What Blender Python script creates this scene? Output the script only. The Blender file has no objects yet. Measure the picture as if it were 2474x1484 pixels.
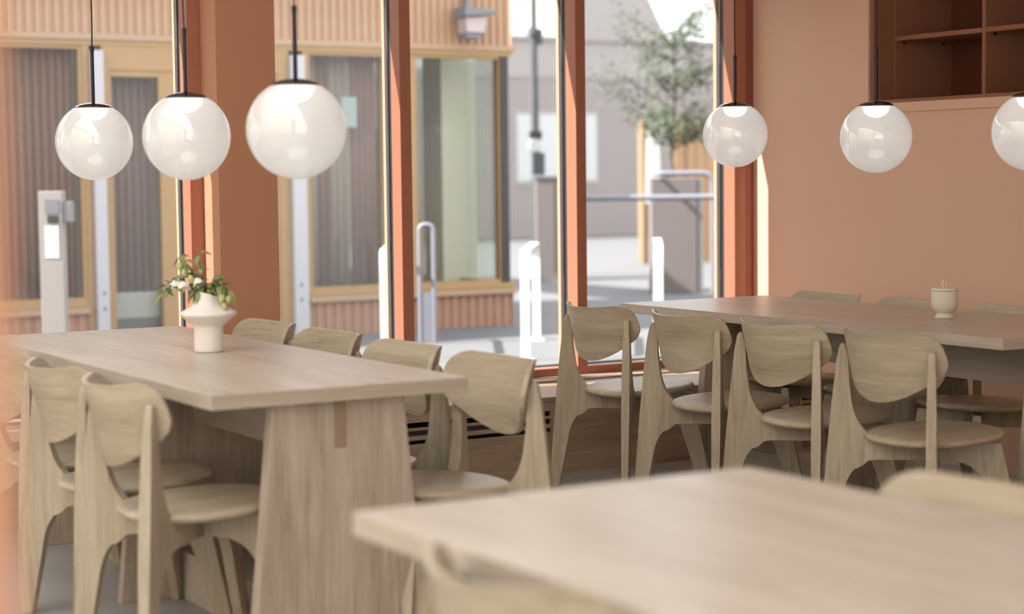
import bpy, bmesh, math, random
from mathutils import Vector, Matrix

random.seed(7)
scene = bpy.context.scene
COL = scene.collection
PI = math.pi

# ------------------------------------------------------------------ camera
def make_camera():
    yaw, pitch, roll = map(math.radians, (30.74, 4.0245, 0.6707))
    fw = Vector((math.sin(yaw), math.cos(yaw), 0)); rt = Vector((math.cos(yaw), -math.sin(yaw), 0)); dn = Vector((0, 0, -1))
    f2 = fw*math.cos(pitch)+dn*math.sin(pitch); d2 = dn*math.cos(pitch)-fw*math.sin(pitch)
    r3 = rt*math.cos(roll)+d2*math.sin(roll); d3 = d2*math.cos(roll)-rt*math.sin(roll)
    cam = bpy.data.cameras.new('camera'); o = bpy.data.objects.new('camera', cam); COL.objects.link(o)
    X, Y, Z = r3, -d3, -f2
    o.matrix_world = Matrix(((X.x, Y.x, Z.x, 0), (X.y, Y.y, Z.y, 0), (X.z, Y.z, Z.z, 1.29), (0, 0, 0, 1)))
    cam.sensor_fit = 'HORIZONTAL'; cam.sensor_width = 36.0; cam.lens = 4460.0/2474.0*36.0
    cam.clip_start = 0.05; cam.clip_end = 300
    cam.dof.use_dof = True; cam.dof.focus_distance = 7.05; cam.dof.aperture_fstop = 2.0
    scene.camera = o
make_camera()

# ------------------------------------------------------------------ world, sun, exposure
w = bpy.data.worlds.new('sky'); scene.world = w; w.use_nodes = True
bg = w.node_tree.nodes['Background']; bg.inputs[0].default_value = (0.93, 0.965, 1.0, 1); bg.inputs[1].default_value = 1.0
sl = bpy.data.lights.new('sun', 'SUN'); sl.energy = 6.5; sl.angle = math.radians(0.6); sl.color = (1.0, 0.95, 0.88)
so = bpy.data.objects.new('sun', sl); COL.objects.link(so)
so.rotation_euler = Vector((1.0, -0.285, -0.95)).to_track_quat('-Z', 'Y').to_euler()
so.location = (-10, 12, 12)
vs = scene.view_settings
vs.view_transform = 'Standard'; vs.look = 'None'; vs.gamma = 1.0; vs.use_curve_mapping = False
vs.exposure = 1.45
scene.cycles.max_bounces = 9; scene.cycles.transparent_max_bounces = 20
scene.cycles.diffuse_bounces = 5; scene.cycles.sample_clamp_indirect = 6.0
scene.cycles.caustics_reflective = False; scene.cycles.caustics_refractive = False

# ------------------------------------------------------------------ helpers
def srgb(r, g, b):
    f = lambda c: (c/12.92 if c <= 0.04045 else ((c+0.055)/1.055)**2.4)
    return (f(r/255), f(g/255), f(b/255), 1)

class N:
    def __init__(s, name):
        s.m = bpy.data.materials.new(name); s.m.use_nodes = True
        s.t = s.m.node_tree; s.b = s.t.nodes['Principled BSDF']; s.out = s.t.nodes['Material Output']
    def n(s, typ, **kw):
        x = s.t.nodes.new(typ)
        for k, v in kw.items():
            if k in x.inputs: x.inputs[k].default_value = v
            else: setattr(x, k, v)
        return x
    def l(s, a, b): s.t.links.new(a, b)

def plain(name, col, rough=0.6, metal=0.0, spec=0.5, vary=0.0, vscale=3.0, bump=0.0, bscale=60.0):
    k = N(name); b = k.b
    b.inputs['Base Color'].default_value = col; b.inputs['Roughness'].default_value = rough
    b.inputs['Metallic'].default_value = metal; b.inputs['Specular IOR Level'].default_value = spec
    tc = k.n('ShaderNodeTexCoord')
    if vary:
        nz = k.n('ShaderNodeTexNoise', Scale=vscale, Detail=5.0); k.l(tc.outputs['Object'], nz.inputs['Vector'])
        mx = k.n('ShaderNodeMixRGB'); mx.inputs[1].default_value = tuple(c*(1-vary) for c in col[:3])+(1,)
        mx.inputs[2].default_value = tuple(min(1, c*(1+vary)) for c in col[:3])+(1,)
        k.l(nz.outputs['Fac'], mx.inputs[0]); k.l(mx.outputs[0], b.inputs['Base Color'])
    if bump:
        n2 = k.n('ShaderNodeTexNoise', Scale=bscale, Detail=4.0); k.l(tc.outputs['Object'], n2.inputs['Vector'])
        bp = k.n('ShaderNodeBump', Strength=bump, Distance=0.002); k.l(n2.outputs['Fac'], bp.inputs['Height']); k.l(bp.outputs[0], b.inputs['Normal'])
    return k.m

def wood(name, c1, c2, axis='y', rough=0.42, spec=0.5, figure=1.0, contrast=1.0, rnd=True, weak=None):
    """oak: long soft streaks plus fine pores running along one axis"""
    k = N(name); b = k.b
    tc = k.n('ShaderNodeTexCoord')
    v = tc.outputs['Object']
    if rnd:
        oi = k.n('ShaderNodeObjectInfo'); ml = k.n('ShaderNodeMath', operation='MULTIPLY'); ml.inputs[1].default_value = 37.0
        k.l(oi.outputs['Random'], ml.inputs[0])
        ad = k.n('ShaderNodeVectorMath', operation='ADD'); k.l(v, ad.inputs[0]); k.l(ml.outputs[0], ad.inputs[1]); v = ad.outputs[0]
    def mapped(along, across):
        mp = k.n('ShaderNodeMapping'); s = [across]*3; s['xyz'.index(axis)] = along
        if weak: s['xyz'.index(weak)] = across*0.2
        mp.inputs['Scale'].default_value = s; k.l(v, mp.inputs['Vector']); return mp.outputs[0]
    big = k.n('ShaderNodeTexNoise', Scale=1.0, Detail=4.0, Distortion=0.7*figure); k.l(mapped(0.9, 9.0), big.inputs['Vector'])
    mid = k.n('ShaderNodeTexNoise', Scale=1.0, Detail=6.0, Distortion=1.4*figure); k.l(mapped(3.0, 42.0), mid.inputs['Vector'])
    fine = k.n('ShaderNodeTexNoise', Scale=1.0, Detail=3.0); k.l(mapped(14.0, 330.0), fine.inputs['Vector'])
    a1 = k.n('ShaderNodeMath', operation='MULTIPLY_ADD'); a1.inputs[1].default_value = 0.62; k.l(mid.outputs['Fac'], a1.inputs[0])
    a0 = k.n('ShaderNodeMath', operation='MULTIPLY'); a0.inputs[1].default_value = 0.5; k.l(big.outputs['Fac'], a0.inputs[0]); k.l(a0.outputs[0], a1.inputs[2])
    a2 = k.n('ShaderNodeMath', operation='MULTIPLY_ADD'); a2.inputs[1].default_value = 0.28; k.l(fine.outputs['Fac'], a2.inputs[0]); k.l(a1.outputs[0], a2.inputs[2])
    rp = k.n('ShaderNodeValToRGB'); h = 0.2/contrast
    rp.color_ramp.elements[0].position = 0.70-h; rp.color_ramp.elements[0].color = c2
    rp.color_ramp.elements[1].position = 0.70+h; rp.color_ramp.elements[1].color = c1
    k.l(a2.outputs[0], rp.inputs[0]); k.l(rp.outputs[0], b.inputs['Base Color'])
    b.inputs['Roughness'].default_value = rough; b.inputs['Specular IOR Level'].default_value = spec
    bp = k.n('ShaderNodeBump', Strength=0.12, Distance=0.001); k.l(fine.outputs['Fac'], bp.inputs['Height']); k.l(bp.outputs[0], b.inputs['Normal'])
    return k.m

def glass(name, tint=(1, 1, 1, 1), refl=1.0, dust=0.0, haze=0.0):
    k = N(name); k.t.nodes.remove(k.b)
    tr = k.n('ShaderNodeBsdfTransparent'); tr.inputs[0].default_value = tint
    gl = k.n('ShaderNodeBsdfGlossy', Roughness=0.01)
    fr = k.n('ShaderNodeFresnel', IOR=1.45); mu = k.n('ShaderNodeMath', operation='MULTIPLY'); mu.inputs[1].default_value = refl
    k.l(fr.outputs[0], mu.inputs[0])
    mx = k.n('ShaderNodeMixShader'); k.l(mu.outputs[0], mx.inputs[0]); k.l(tr.outputs[0], mx.inputs[1]); k.l(gl.outputs[0], mx.inputs[2])
    last = mx.outputs[0]
    if dust or haze:
        tc = k.n('ShaderNodeTexCoord'); nz = k.n('ShaderNodeTexNoise', Scale=210.0, Detail=1.0); k.l(tc.outputs['Object'], nz.inputs['Vector'])
        gt = k.n('ShaderNodeMapRange'); gt.inputs[1].default_value = 0.73; gt.inputs[2].default_value = 0.80; gt.inputs[3].default_value = haze; gt.inputs[4].default_value = dust
        k.l(nz.outputs['Fac'], gt.inputs[0])
        df = k.n('ShaderNodeBsdfTranslucent'); df.inputs[0].default_value = (0.9, 0.9, 0.9, 1)
        m2 = k.n('ShaderNodeMixShader'); k.l(gt.outputs[0], m2.inputs[0]); k.l(last, m2.inputs[1]); k.l(df.outputs[0], m2.inputs[2]); last = m2.outputs[0]
    k.l(last, k.out.inputs['Surface'])
    return k.m

def emit(name, col, s):
    k = N(name); k.t.nodes.remove(k.b)
    e = k.n('ShaderNodeEmission', Strength=s); e.inputs[0].default_value = col; k.l(e.outputs[0], k.out.inputs['Surface']); return k.m

# ---- mesh building: everything goes into a bmesh and is linked as one mesh object
def finish(bm, name, mat, parent=None, smooth=False, angle=40, wn=False):
    bmesh.ops.recalc_face_normals(bm, faces=bm.faces[:])
    me = bpy.data.meshes.new(name); bm.to_mesh(me); bm.free()
    me.materials.append(mat)
    if smooth:
        me.polygons.foreach_set('use_smooth', [True]*len(me.polygons))
        me.set_sharp_from_angle(angle=math.radians(angle))
    o = bpy.data.objects.new(name, me); COL.objects.link(o)
    if parent: o.parent = parent
    if wn:
        md = o.modifiers.new('weighted_normal', 'WEIGHTED_NORMAL'); md.keep_sharp = True
    return o

def box_into(bm, x0, x1, y0, y1, z0, z1, bevel=0.0, seg=2):
    vs_ = [bm.verts.new(p) for p in ((x0, y0, z0), (x1, y0, z0), (x1, y1, z0), (x0, y1, z0), (x0, y0, z1), (x1, y0, z1), (x1, y1, z1), (x0, y1, z1))]
    fs = [bm.faces.new([vs_[i] for i in q]) for q in ((0, 3, 2, 1), (4, 5, 6, 7), (0, 1, 5, 4), (1, 2, 6, 5), (2, 3, 7, 6), (3, 0, 4, 7))]
    if bevel:
        es = {e for f in fs for e in f.edges}
        bmesh.ops.bevel(bm, geom=list(es), offset=bevel, segments=seg, affect='EDGES', profile=0.5)

def box(name, x0, x1, y0, y1, z0, z1, mat, parent=None, bevel=0.0, seg=2):
    bm = bmesh.new(); box_into(bm, x0, x1, y0, y1, z0, z1, bevel, seg)
    return finish(bm, name, mat, parent, smooth=bool(bevel), wn=bool(bevel))

def prism(name, pts, axis, a0, a1, mat, parent=None, bevel=0.0, seg=3, warp=None):
    """polygon in the plane normal to axis, extruded from a0 to a1. pts order: y->(x,z)  x->(y,z)  z->(x,y)"""
    def P(u, v, a): return {'y': (u, a, v), 'x': (a, u, v), 'z': (u, v, a)}[axis]
    bm = bmesh.new()
    A = [bm.verts.new(P(u, v, a0)) for u, v in pts]; B = [bm.verts.new(P(u, v, a1)) for u, v in pts]
    fa = bm.faces.new(A); fb = bm.faces.new(B[::-1]); n = len(pts)
    for i in range(n): bm.faces.new((A[i], B[i], B[(i+1) % n], A[(i+1) % n]))
    if bevel:
        es = set(fa.edges) | set(fb.edges)
        bmesh.ops.bevel(bm, geom=list(es), offset=bevel, segments=seg, affect='EDGES', profile=0.5)
    if warp:
        for vv in bm.verts: vv.co = Vector(warp(vv.co))
    return finish(bm, name, mat, parent, smooth=True, angle=35, wn=bool(bevel))

def lathe_bm(prof, n=48, c=(0, 0, 0), fn=None):
    bm = bmesh.new(); rings = []
    for i, (r, z) in enumerate(prof):
        if r < 1e-5: rings.append([bm.verts.new((c[0], c[1], c[2]+z))]); continue
        ring = []
        for j in range(n):
            a = 2*PI*j/n; rr, zz = (r, z) if fn is None else fn(r, z, a)
            ring.append(bm.verts.new((c[0]+rr*math.cos(a), c[1]+rr*math.sin(a), c[2]+zz)))
        rings.append(ring)
    for R0, R1 in zip(rings, rings[1:]):
        for j in range(n):
            k = (j+1) % n
            if len(R0) == 1 and len(R1) == 1: continue
            if len(R0) == 1: bm.faces.new((R0[0], R1[k], R1[j]))
            elif len(R1) == 1: bm.faces.new((R0[j], R0[k], R1[0]))
            else: bm.faces.new((R0[j], R0[k], R1[k], R1[j]))
    return bm

def lathe(name, prof, mat, parent=None, n=48, c=(0, 0, 0), fn=None, angle=50):
    return finish(lathe_bm(prof, n, c, fn), name, mat, parent, smooth=True, angle=angle)

def tube_into(bm, path, rad, n=10, cap=True):
    path = [Vector(p) for p in path]; rs = rad if isinstance(rad, (list, tuple)) else [rad]*len(path)
    rings = []; up = Vector((0, 0, 1)); prev = None
    for i, p in enumerate(path):
        t = (path[min(i+1, len(path)-1)]-path[max(i-1, 0)]).normalized()
        if prev is None:
            a = t.cross(up)
            if a.length < 1e-3: a = t.cross(Vector((1, 0, 0)))
            a.normalize()
        else:
            a = (prev-t*prev.dot(t)).normalized()
        prev = a; b = t.cross(a)
        rings.append([bm.verts.new(p+a*rs[i]*math.cos(2*PI*j/n)+b*rs[i]*math.sin(2*PI*j/n)) for j in range(n)])
    for A, B in zip(rings, rings[1:]):
        for j in range(n): bm.faces.new((A[j], A[(j+1) % n], B[(j+1) % n], B[j]))
    if cap: bm.faces.new(rings[0][::-1]); bm.faces.new(rings[-1])

def tube(name, path, rad, mat, parent=None, n=10):
    bm = bmesh.new(); tube_into(bm, path, rad, n); return finish(bm, name, mat, parent, smooth=True, angle=60)

def arc_path(pts, r, seg=6):
    """polyline with rounded corners"""
    P = [Vector(p) for p in pts]; out = [P[0]]
    for a, b, c in zip(P, P[1:], P[2:]):
        u = (a-b).normalized(); v = (c-b).normalized(); rr = min(r, (a-b).length*0.49, (c-b).length*0.49)
        s, e = b+u*rr, b+v*rr
        for i in range(seg+1):
            t = i/seg; out.append(s*(1-t)**2+b*2*t*(1-t)+e*t*t)
    out.append(P[-1]); return out

def corrugated(name, x0, x1, z0, z1, y, pitch, depth, mat, parent, axis='x'):
    bm = bmesh.new(); pts = []; x = x0
    while x < x1-1e-4:
        for f, d in ((0, 0), (.38, 0), (.5, depth), (.88, depth)):
            pts.append((min(x+f*pitch, x1), d))
        x += pitch
    pts.append((x1, 0))
    def mk(u, d, z): return (u, y-d, z) if axis == 'x' else (y-d, u, z)
    lo = [bm.verts.new(mk(u, d, z0)) for u, d in pts]; hi = [bm.verts.new(mk(u, d, z1)) for u, d in pts]
    for i in range(len(pts)-1):
        if abs(pts[i][0]-pts[i+1][0]) > 1e-6: bm.faces.new((lo[i], lo[i+1], hi[i+1], hi[i]))
    o = finish(bm, name, mat, parent)
    md = o.modifiers.new('thickness', 'SOLIDIFY'); md.thickness = 0.004
    return o

def tag(o, label=None, cat=None, group=None, kind=None):
    if label: o['label'] = label
    if cat: o['category'] = cat
    if group: o['group'] = group
    if kind: o['kind'] = kind
    return o

def thing(name, label, cat, loc=(0, 0, 0), rz=0.0, group=None, kind=None):
    o = bpy.data.objects.new(name, None); COL.objects.link(o); o.empty_display_size = 0.1
    o.location = loc; o.rotation_euler = (0, 0, rz)
    return tag(o, label, cat, group, kind)

def copy_tree(o, parent=None):
    c = o.copy(); COL.objects.link(c)
    if parent: c.parent = parent
    for ch in [x for x in bpy.data.objects if x.parent == o]: copy_tree(ch, c)
    return c

# ------------------------------------------------------------------ materials
M = {}
M['wall'] = plain('salmon_paint', srgb(233, 195, 167), 0.75, spec=0.25, bump=0.05, bscale=180)
M['column'] = plain('terracotta_paint', srgb(196, 144, 113), 0.7, spec=0.3)
M['frame'] = plain('coral_frame', srgb(174, 116, 92), 0.45, spec=0.45)
M['gasket'] = plain('rubber_gasket', srgb(58, 60, 64), 0.4)
M['cap'] = plain('outer_cap', srgb(190, 130, 104), 0.5)
M['white'] = plain('white_paint', srgb(240, 236, 230), 0.7)
M['floor'] = plain('concrete_floor', srgb(168, 166, 164), 0.45, spec=0.4, vary=0.12, vscale=2.2, bump=0.05, bscale=30)
M['pave'] = plain('pale_concrete_paving', srgb(96, 96, 99), 0.85, vary=0.05, vscale=0.8)
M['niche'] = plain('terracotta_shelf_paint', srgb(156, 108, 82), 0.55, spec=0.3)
M['niche_dark'] = plain('niche_back_brown', srgb(104, 60, 42), 0.6, spec=0.3)  # back panel is a darker brown than the shelves
M['table_y'] = wood('table_oak_along', srgb(207, 197, 183), srgb(174, 161, 145), 'y', 0.33, 0.55, 0.5, 1.0)
M['table_x'] = wood('table_oak_end', srgb(204, 192, 174), srgb(172, 156, 136), 'x', 0.45, 0.4, 0.5, 0.9)
M['tenon'] = wood('tenon_oak', srgb(166, 144, 120), srgb(140, 118, 96), 'z', 0.5, 0.4, 0.5, 0.9)
M['table_z'] = wood('table_oak_upright', srgb(204, 192, 174), srgb(165, 149, 131), 'z', 0.5, 0.4, 0.8, 1.1)
M['bench_x'] = wood('bench_oak', srgb(184, 160, 138), srgb(146, 123, 103), 'x', 0.5, 0.4, 0.8, 1.0)
M['chair_y'] = wood('chair_oak_cross', srgb(202, 191, 167), srgb(163, 149, 124), 'y', 0.42, 0.4, 0.9, 1.0, weak='x')
M['chair_x'] = wood('chair_oak_seat', srgb(200, 188, 165), srgb(164, 149, 125), 'x', 0.42, 0.4, 0.8, 1.0)
M['chair_z'] = wood('chair_oak_leg', srgb(198, 187, 164), srgb(162, 149, 125), 'z', 0.45, 0.4, 0.8, 1.1)
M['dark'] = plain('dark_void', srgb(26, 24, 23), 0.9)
M['duct'] = plain('grey_convector', srgb(96, 92, 86), 0.6)
M['black'] = plain('black_metal', srgb(38, 34, 40), 0.35, metal=0.3)
M['cord'] = plain('black_cord', srgb(30, 27, 30), 0.6)
M['chrome'] = plain('dark_chrome', srgb(110, 104, 106), 0.12, metal=1.0)
M['ceramic'] = plain('matte_white_ceramic', srgb(240, 237, 231), 0.6, spec=0.35, bump=0.06, bscale=40)
M['stone'] = plain('cream_stoneware', srgb(228, 220, 204), 0.6, spec=0.35, bump=0.08, bscale=160)
M['stem'] = plain('green_stem', srgb(118, 128, 84), 0.6)
M['leaf'] = plain('sage_leaf', srgb(136, 148, 98), 0.55, vary=0.2, vscale=30)
M['leaf_b'] = plain('lime_bud', srgb(190, 196, 140), 0.55, vary=0.1, vscale=40)
M['petal'] = plain('white_petal', srgb(242, 240, 230), 0.6)
M['pin'] = plain('steel_pin', srgb(150, 140, 132), 0.25, metal=1.0)
M['glass'] = glass('window_glass', (0.985, 0.99, 0.985, 1), 0.4, dust=0.0)
M['glass_dusty'] = glass('dusty_window_glass', (0.975, 0.98, 0.975, 1), 0.45, dust=0.22, haze=0.02)
M['shopglass'] = glass('shop_glass', (0.93, 0.95, 0.93, 1), 0.45)
M['clad'] = plain('tan_corrugated_cladding', srgb(170, 136, 108), 0.6)
M['cladlow'] = plain('rose_corrugated_cladding', srgb(158, 120, 100), 0.65)
M['timber'] = plain('larch_frame', srgb(158, 126, 84), 0.55, vary=0.08, vscale=6)
M['trim'] = plain('pale_trim', srgb(164, 136, 108), 0.55)
M['post'] = plain('white_post', srgb(178, 178, 184), 0.5)
M['curtain'] = plain('mauve_curtain', srgb(142, 112, 106), 0.85)
M['curtain_b'] = plain('grey_curtain', srgb(165, 152, 142), 0.85)
M['shopwall'] = plain('olive_shop_wall', srgb(168, 160, 140), 0.8)
M['shopcol'] = plain('pale_shop_column', srgb(215, 208, 190), 0.8)
M['blackpost'] = plain('charcoal_corner_post', srgb(48, 42, 44), 0.5)
M['grey'] = plain('warm_grey_render', srgb(164, 156, 153), 0.8)
M['greycor'] = plain('grey_corrugated', srgb(176, 167, 165), 0.7)
M['paper'] = plain('pale_blue_poster', srgb(176, 188, 192), 0.6)
M['rack'] = plain('white_coated_steel', srgb(215, 220, 218), 0.4)
M['rackgrey'] = plain('grey_steel', srgb(126, 128, 138), 0.5, metal=0.2)
M['kiosk'] = plain('brushed_steel', srgb(140, 134, 130), 0.45, metal=0.1)
M['screen'] = plain('grey_screen', srgb(104, 106, 114), 0.25)
M['panel_w'] = plain('white_panel', srgb(196, 196, 195), 0.6)
M['lampgrey'] = plain('lamp_housing_grey', srgb(116, 118, 122), 0.5)
M['lamppink'] = plain('lamp_diffuser', srgb(176, 162, 158), 0.4)
M['polegrey'] = plain('pole_grey', srgb(70, 72, 74), 0.5)
M['tan_far'] = plain('far_timber', srgb(138, 110, 82), 0.7)
M['bark'] = plain('bark', srgb(84, 76, 66), 0.9)
M['foliage'] = plain('olive_foliage', srgb(70, 80, 58), 0.7, vary=0.25, vscale=4)
M['cabinet'] = plain('cabinet_grey', srgb(112, 104, 103), 0.7)
M['soffit'] = plain('ceiling_paint', srgb(244, 236, 228), 0.9)

def opal():
    k = N('opal_glass'); k.t.nodes.remove(k.b)
    tr = k.n('ShaderNodeBsdfTransparent'); tr.inputs[0].default_value = (1, 0.99, 0.98, 1)
    df = k.n('ShaderNodeBsdfDiffuse'); df.inputs[0].default_value = (0.80, 0.80, 0.79, 1)
    tl = k.n('ShaderNodeBsdfTranslucent'); tl.inputs[0].default_value = (0.80, 0.80, 0.785, 1)
    m0 = k.n('ShaderNodeMixShader'); m0.inputs[0].default_value = 0.5; k.l(df.outputs[0], m0.inputs[1]); k.l(tl.outputs[0], m0.inputs[2])
    em = k.n('ShaderNodeEmission', Strength=0.085); em.inputs[0].default_value = (1, 0.985, 0.96, 1)
    ad = k.n('ShaderNodeAddShader'); k.l(m0.outputs[0], ad.inputs[0]); k.l(em.outputs[0], ad.inputs[1])
    m1 = k.n('ShaderNodeMixShader'); m1.inputs[0].default_value = 0.76; k.l(tr.outputs[0], m1.inputs[1]); k.l(ad.outputs[0], m1.inputs[2])
    gl = k.n('ShaderNodeBsdfGlossy', Roughness=0.015); lw = k.n('ShaderNodeLayerWeight', Blend=0.5)
    pw = k.n('ShaderNodeMath', operation='POWER'); pw.inputs[1].default_value = 4.0; k.l(lw.outputs['Facing'], pw.inputs[0])
    fr = k.n('ShaderNodeMath', operation='MULTIPLY_ADD'); fr.inputs[1].default_value = 0.45; fr.inputs[2].default_value = 0.15; k.l(pw.outputs[0], fr.inputs[0])
    m2 = k.n('ShaderNodeMixShader'); k.l(fr.outputs[0], m2.inputs[0]); k.l(m1.outputs[0], m2.inputs[1]); k.l(gl.outputs[0], m2.inputs[2])
    k.l(m2.outputs[0], k.out.inputs['Surface']); return k.m
M['opal'] = opal()
M['led'] = emit('lit_lens', (1.0, 0.975, 0.93, 1), 2.0)

# ================================================================== THE ROOM
XW, YF = 5.80, 7.365          # right wall plane, inner face of the window frames
XL, YB, ZC = -4.2, -3.2, 3.05
S = 'structure'
tag(box('floor', XL, XW+0.2, YB, 7.60, -0.12, 0.0, M['floor']), 'smooth grey concrete floor under the tables', 'floor', kind=S)
ce = thing('ceiling', 'plain pale ceiling with deep added rooflight wells above the unseen left of the room', 'ceiling', (0, 0, 0), kind=S)
RL = [(-4.15, -2.40), (-2.15, -0.40), (-0.15, 1.60)]; RY0, RY1 = -2.8, 6.4  # unseen rooflights added for daylight, wells deep enough to stop the sun
box('slab', XL, XW+0.6, RY1, 7.60, ZC, ZC+0.2, M['soffit'], ce)
box('slab', XL, XW+0.6, YB, RY0, ZC, ZC+0.2, M['soffit'], ce)
e_ = [XL]+[v for p in RL for v in p]+[XW+0.6]
for a_, b_ in zip(e_[0::2], e_[1::2]): box('slab', a_, b_, RY0, RY1, ZC, ZC+0.2, M['soffit'], ce)
for a_, b_ in RL:
    for q_ in ((a_-0.05, a_, RY0, RY1), (b_, b_+0.05, RY0, RY1), (a_, b_, RY0-0.05, RY0), (a_, b_, RY1, RY1+0.05)):
        box('added_rooflight_well', q_[0], q_[1], q_[2], q_[3], ZC+0.2, ZC+1.85, M['white'], ce)
# right wall with a niche for the shelf unit
NY0, NY1, NZ0, NZ1 = 3.4, 6.502, 1.605, 2.85
wr = thing('wall_right', 'smooth salmon painted wall with a recessed shelf niche', 'wall', (0, 0, 0), kind=S)
box('wall_below', XW, XW+0.55, YB, 7.60, -0.12, NZ0, M['wall'], wr)
box('wall_above', XW, XW+0.55, YB, 7.60, NZ1, ZC, M['wall'], wr)
box('wall_beside_window', XW, XW+0.55, NY1, 7.60, NZ0, NZ1, M['wall'], wr)
box('wall_near', XW, XW+0.55, YB, NY0, NZ0, NZ1, M['wall'], wr)
tag(box('wall_left', XL-0.15, XL, YB, 7.60, -0.12, ZC, M['soffit']), 'pale painted side wall out of sight to the left', 'wall', kind=S)
# unseen back of the room: tall openings added to bring in daylight
wb = thing('wall_back', 'unseen rear wall behind the camera with tall openings added for daylight', 'wall', (0, YB, 0), kind=S)
box('sill_wall', XL, XW+0.55, -0.15, 0, -0.12, 0.25, M['wall'], wb)
box('lintel', XL, XW+0.55, -0.15, 0, 2.95, ZC, M['wall'], wb)
box('solid_bay', 1.9, XW+0.55, -0.15, 0, 0.25, 2.95, M['wall'], wb)  # unseen bay kept solid to dim the right of the room
for i in range(5):
    x = XL+i*(1.85-XL)/4.0
    box('post', x-0.05, x+0.05, -0.12, -0.02, 0.25, 2.95, M['frame'], wb)
# window wall: sill wall and lintel
wf = thing('wall_front', 'low wall and lintel around the shop windows', 'wall', (0, 0, 0), kind=S)
box('sill_wall', XL, XW, 7.22, 7.60, -0.12, 0.335, M['white'], wf)
box('lintel', XL, XW, 7.36, 7.60, 2.38, ZC, M['column'], wf)
box('solid_bay', XL, -0.05, 7.36, 7.60, 0.335, 2.33, M['soffit'], wf)
# column in front of the windows
tag(box('wall_column', 2.872, 3.137, 7.19, 7.362, 0.352, ZC, M['column'], bevel=0.004), 'square terracotta column standing in front of the windows', 'column', kind=S)
tag(box('wall_return', -0.35, 0.258, 0.93, 1.06, 0.0, ZC, M['column'], bevel=0.004), 'salmon wall end close to the camera at the left edge', 'wall', kind=S)

def window(idx, x0, x1, label, mat, mull_w=0.056):
    """x0 = left edge of the clear opening, x1 = right edge (left face of the mullion that closes it)"""
    wroot = thing('window_%d' % idx, label, 'window', ((x0+x1)/2, YF, 0.3486), kind=S)
    dx = -(x0+x1)/2
    def b(name, a0, a1, y0, y1, z0, z1, m, bev=0.0): return box(name, a0+dx, a1+dx, y0-YF, y1-YF, z0-0.3486, z1-0.3486, m, wroot, bev)
    X1 = x1+mull_w
    b('mullion', x1, X1, YF, YF+0.088, 0.386, 2.33, M['frame'], 0.002)
    b('gasket', x1+0.004, X1-0.004, YF+0.088, YF+0.112, 0.386, 2.33, M['gasket'])
    b('gasket', x1+0.001, X1-0.001, YF+0.112, YF+0.128, 0.386, 2.33, M['black'])
    b('gasket', x1+0.004, X1-0.004, YF+0.128, YF+0.148, 0.386, 2.33, M['gasket'])
    b('outer_cap', x1, X1, YF+0.148, YF+0.172, 0.34, 2.33, M['cap'], 0.002)
    b('bottom_rail', x0, X1, YF-0.001, YF+0.086, 0.3486, 0.386, M['frame'], 0.002)
    b('bottom_gasket', x0, x1, YF+0.086, YF+0.138, 0.352, 0.392, M['gasket'])
    b('outer_sill', x0, X1, YF+0.138, YF+0.30, 0.30, 0.352, M['cap'], 0.002)
    b('head_rail', x0, X1, YF, YF+0.12, 2.28, 2.33, M['frame'], 0.002)
    b('glass', x0, x1, YF+0.116, YF+0.124, 0.388, 2.285, mat)
    return wroot
window(5, -0.05, 0.90, 'coral framed window far left of the column, outside the view', M['glass_dusty'])
window(1, 0.955, 1.875, 'coral framed window at the left edge of the photo', M['glass_dusty'])
window(2, 1.931, 2.815, 'dusty window left of the terracotta column', M['glass_dusty'], 0.12)
window(3, 2.935, 3.811, 'window between the terracotta column and the first coral mullion', M['glass_dusty'])
window(4, 3.867, 4.743, 'window between the two slim coral mullions', M['glass'])
window(6, 4.799, 5.681, 'window next to the salmon wall, looking out to the tree', M['glass'], 0.119)
tag(box('trim_1', 5.752, XW, YF-0.002, YF+0.03, 0.352, 2.33, plain('dusky_trim', srgb(150, 84, 76), 0.4)), 'narrow dusky rose strip in the corner beside the window', 'trim', kind=S)
tag(box('trim_2', XL, XW, 7.214, YF, 0.339, 0.3486, M['bench_x']), 'raised timber ledge along the bottom of the windows', 'ledge', kind=S)

# ------------------------------------------------------------------ window bench with convector grille
bn = thing('window_bench', 'long low oak bench with slotted grilles under the windows', 'bench', (0, 6.738, 0))
box('top_board', XL, XW, 0.0, 0.476, 0.317, 0.339, M['bench_x'], bn, 0.002)
box('lower_board', XL, XW, 0.002, 0.022, 0.0, 0.187, M['bench_x'], bn, 0.0015)
box('upper_board', XL, XW, 0.002, 0.022, 0.278, 0.316, M['bench_x'], bn, 0.0015)
G = [(-3.9, -1.6), (-1.2, 1.6), (1.95, 4.2), (5.2, 5.68)]
edges = [XL]+[v for g in G for v in g]+[XW]
for a, b in zip(edges[0::2], edges[1::2]): box('solid_panel', a, b, 0.002, 0.022, 0.1875, 0.2775, M['bench_x'], bn)
for a, b in G:
    box('slat', a, b, 0.002, 0.022, 0.244, 0.256, M['bench_x'], bn, 0.002)
    box('slat', a, b, 0.002, 0.022, 0.204, 0.222, M['bench_x'], bn, 0.002)
    box('convector', a, b, 0.06, 0.20, 0.19, 0.238, M['duct'], bn)
box('back_board', XL, XW, 0.30, 0.31, 0.0, 0.316, M['dark'], bn)

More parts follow.
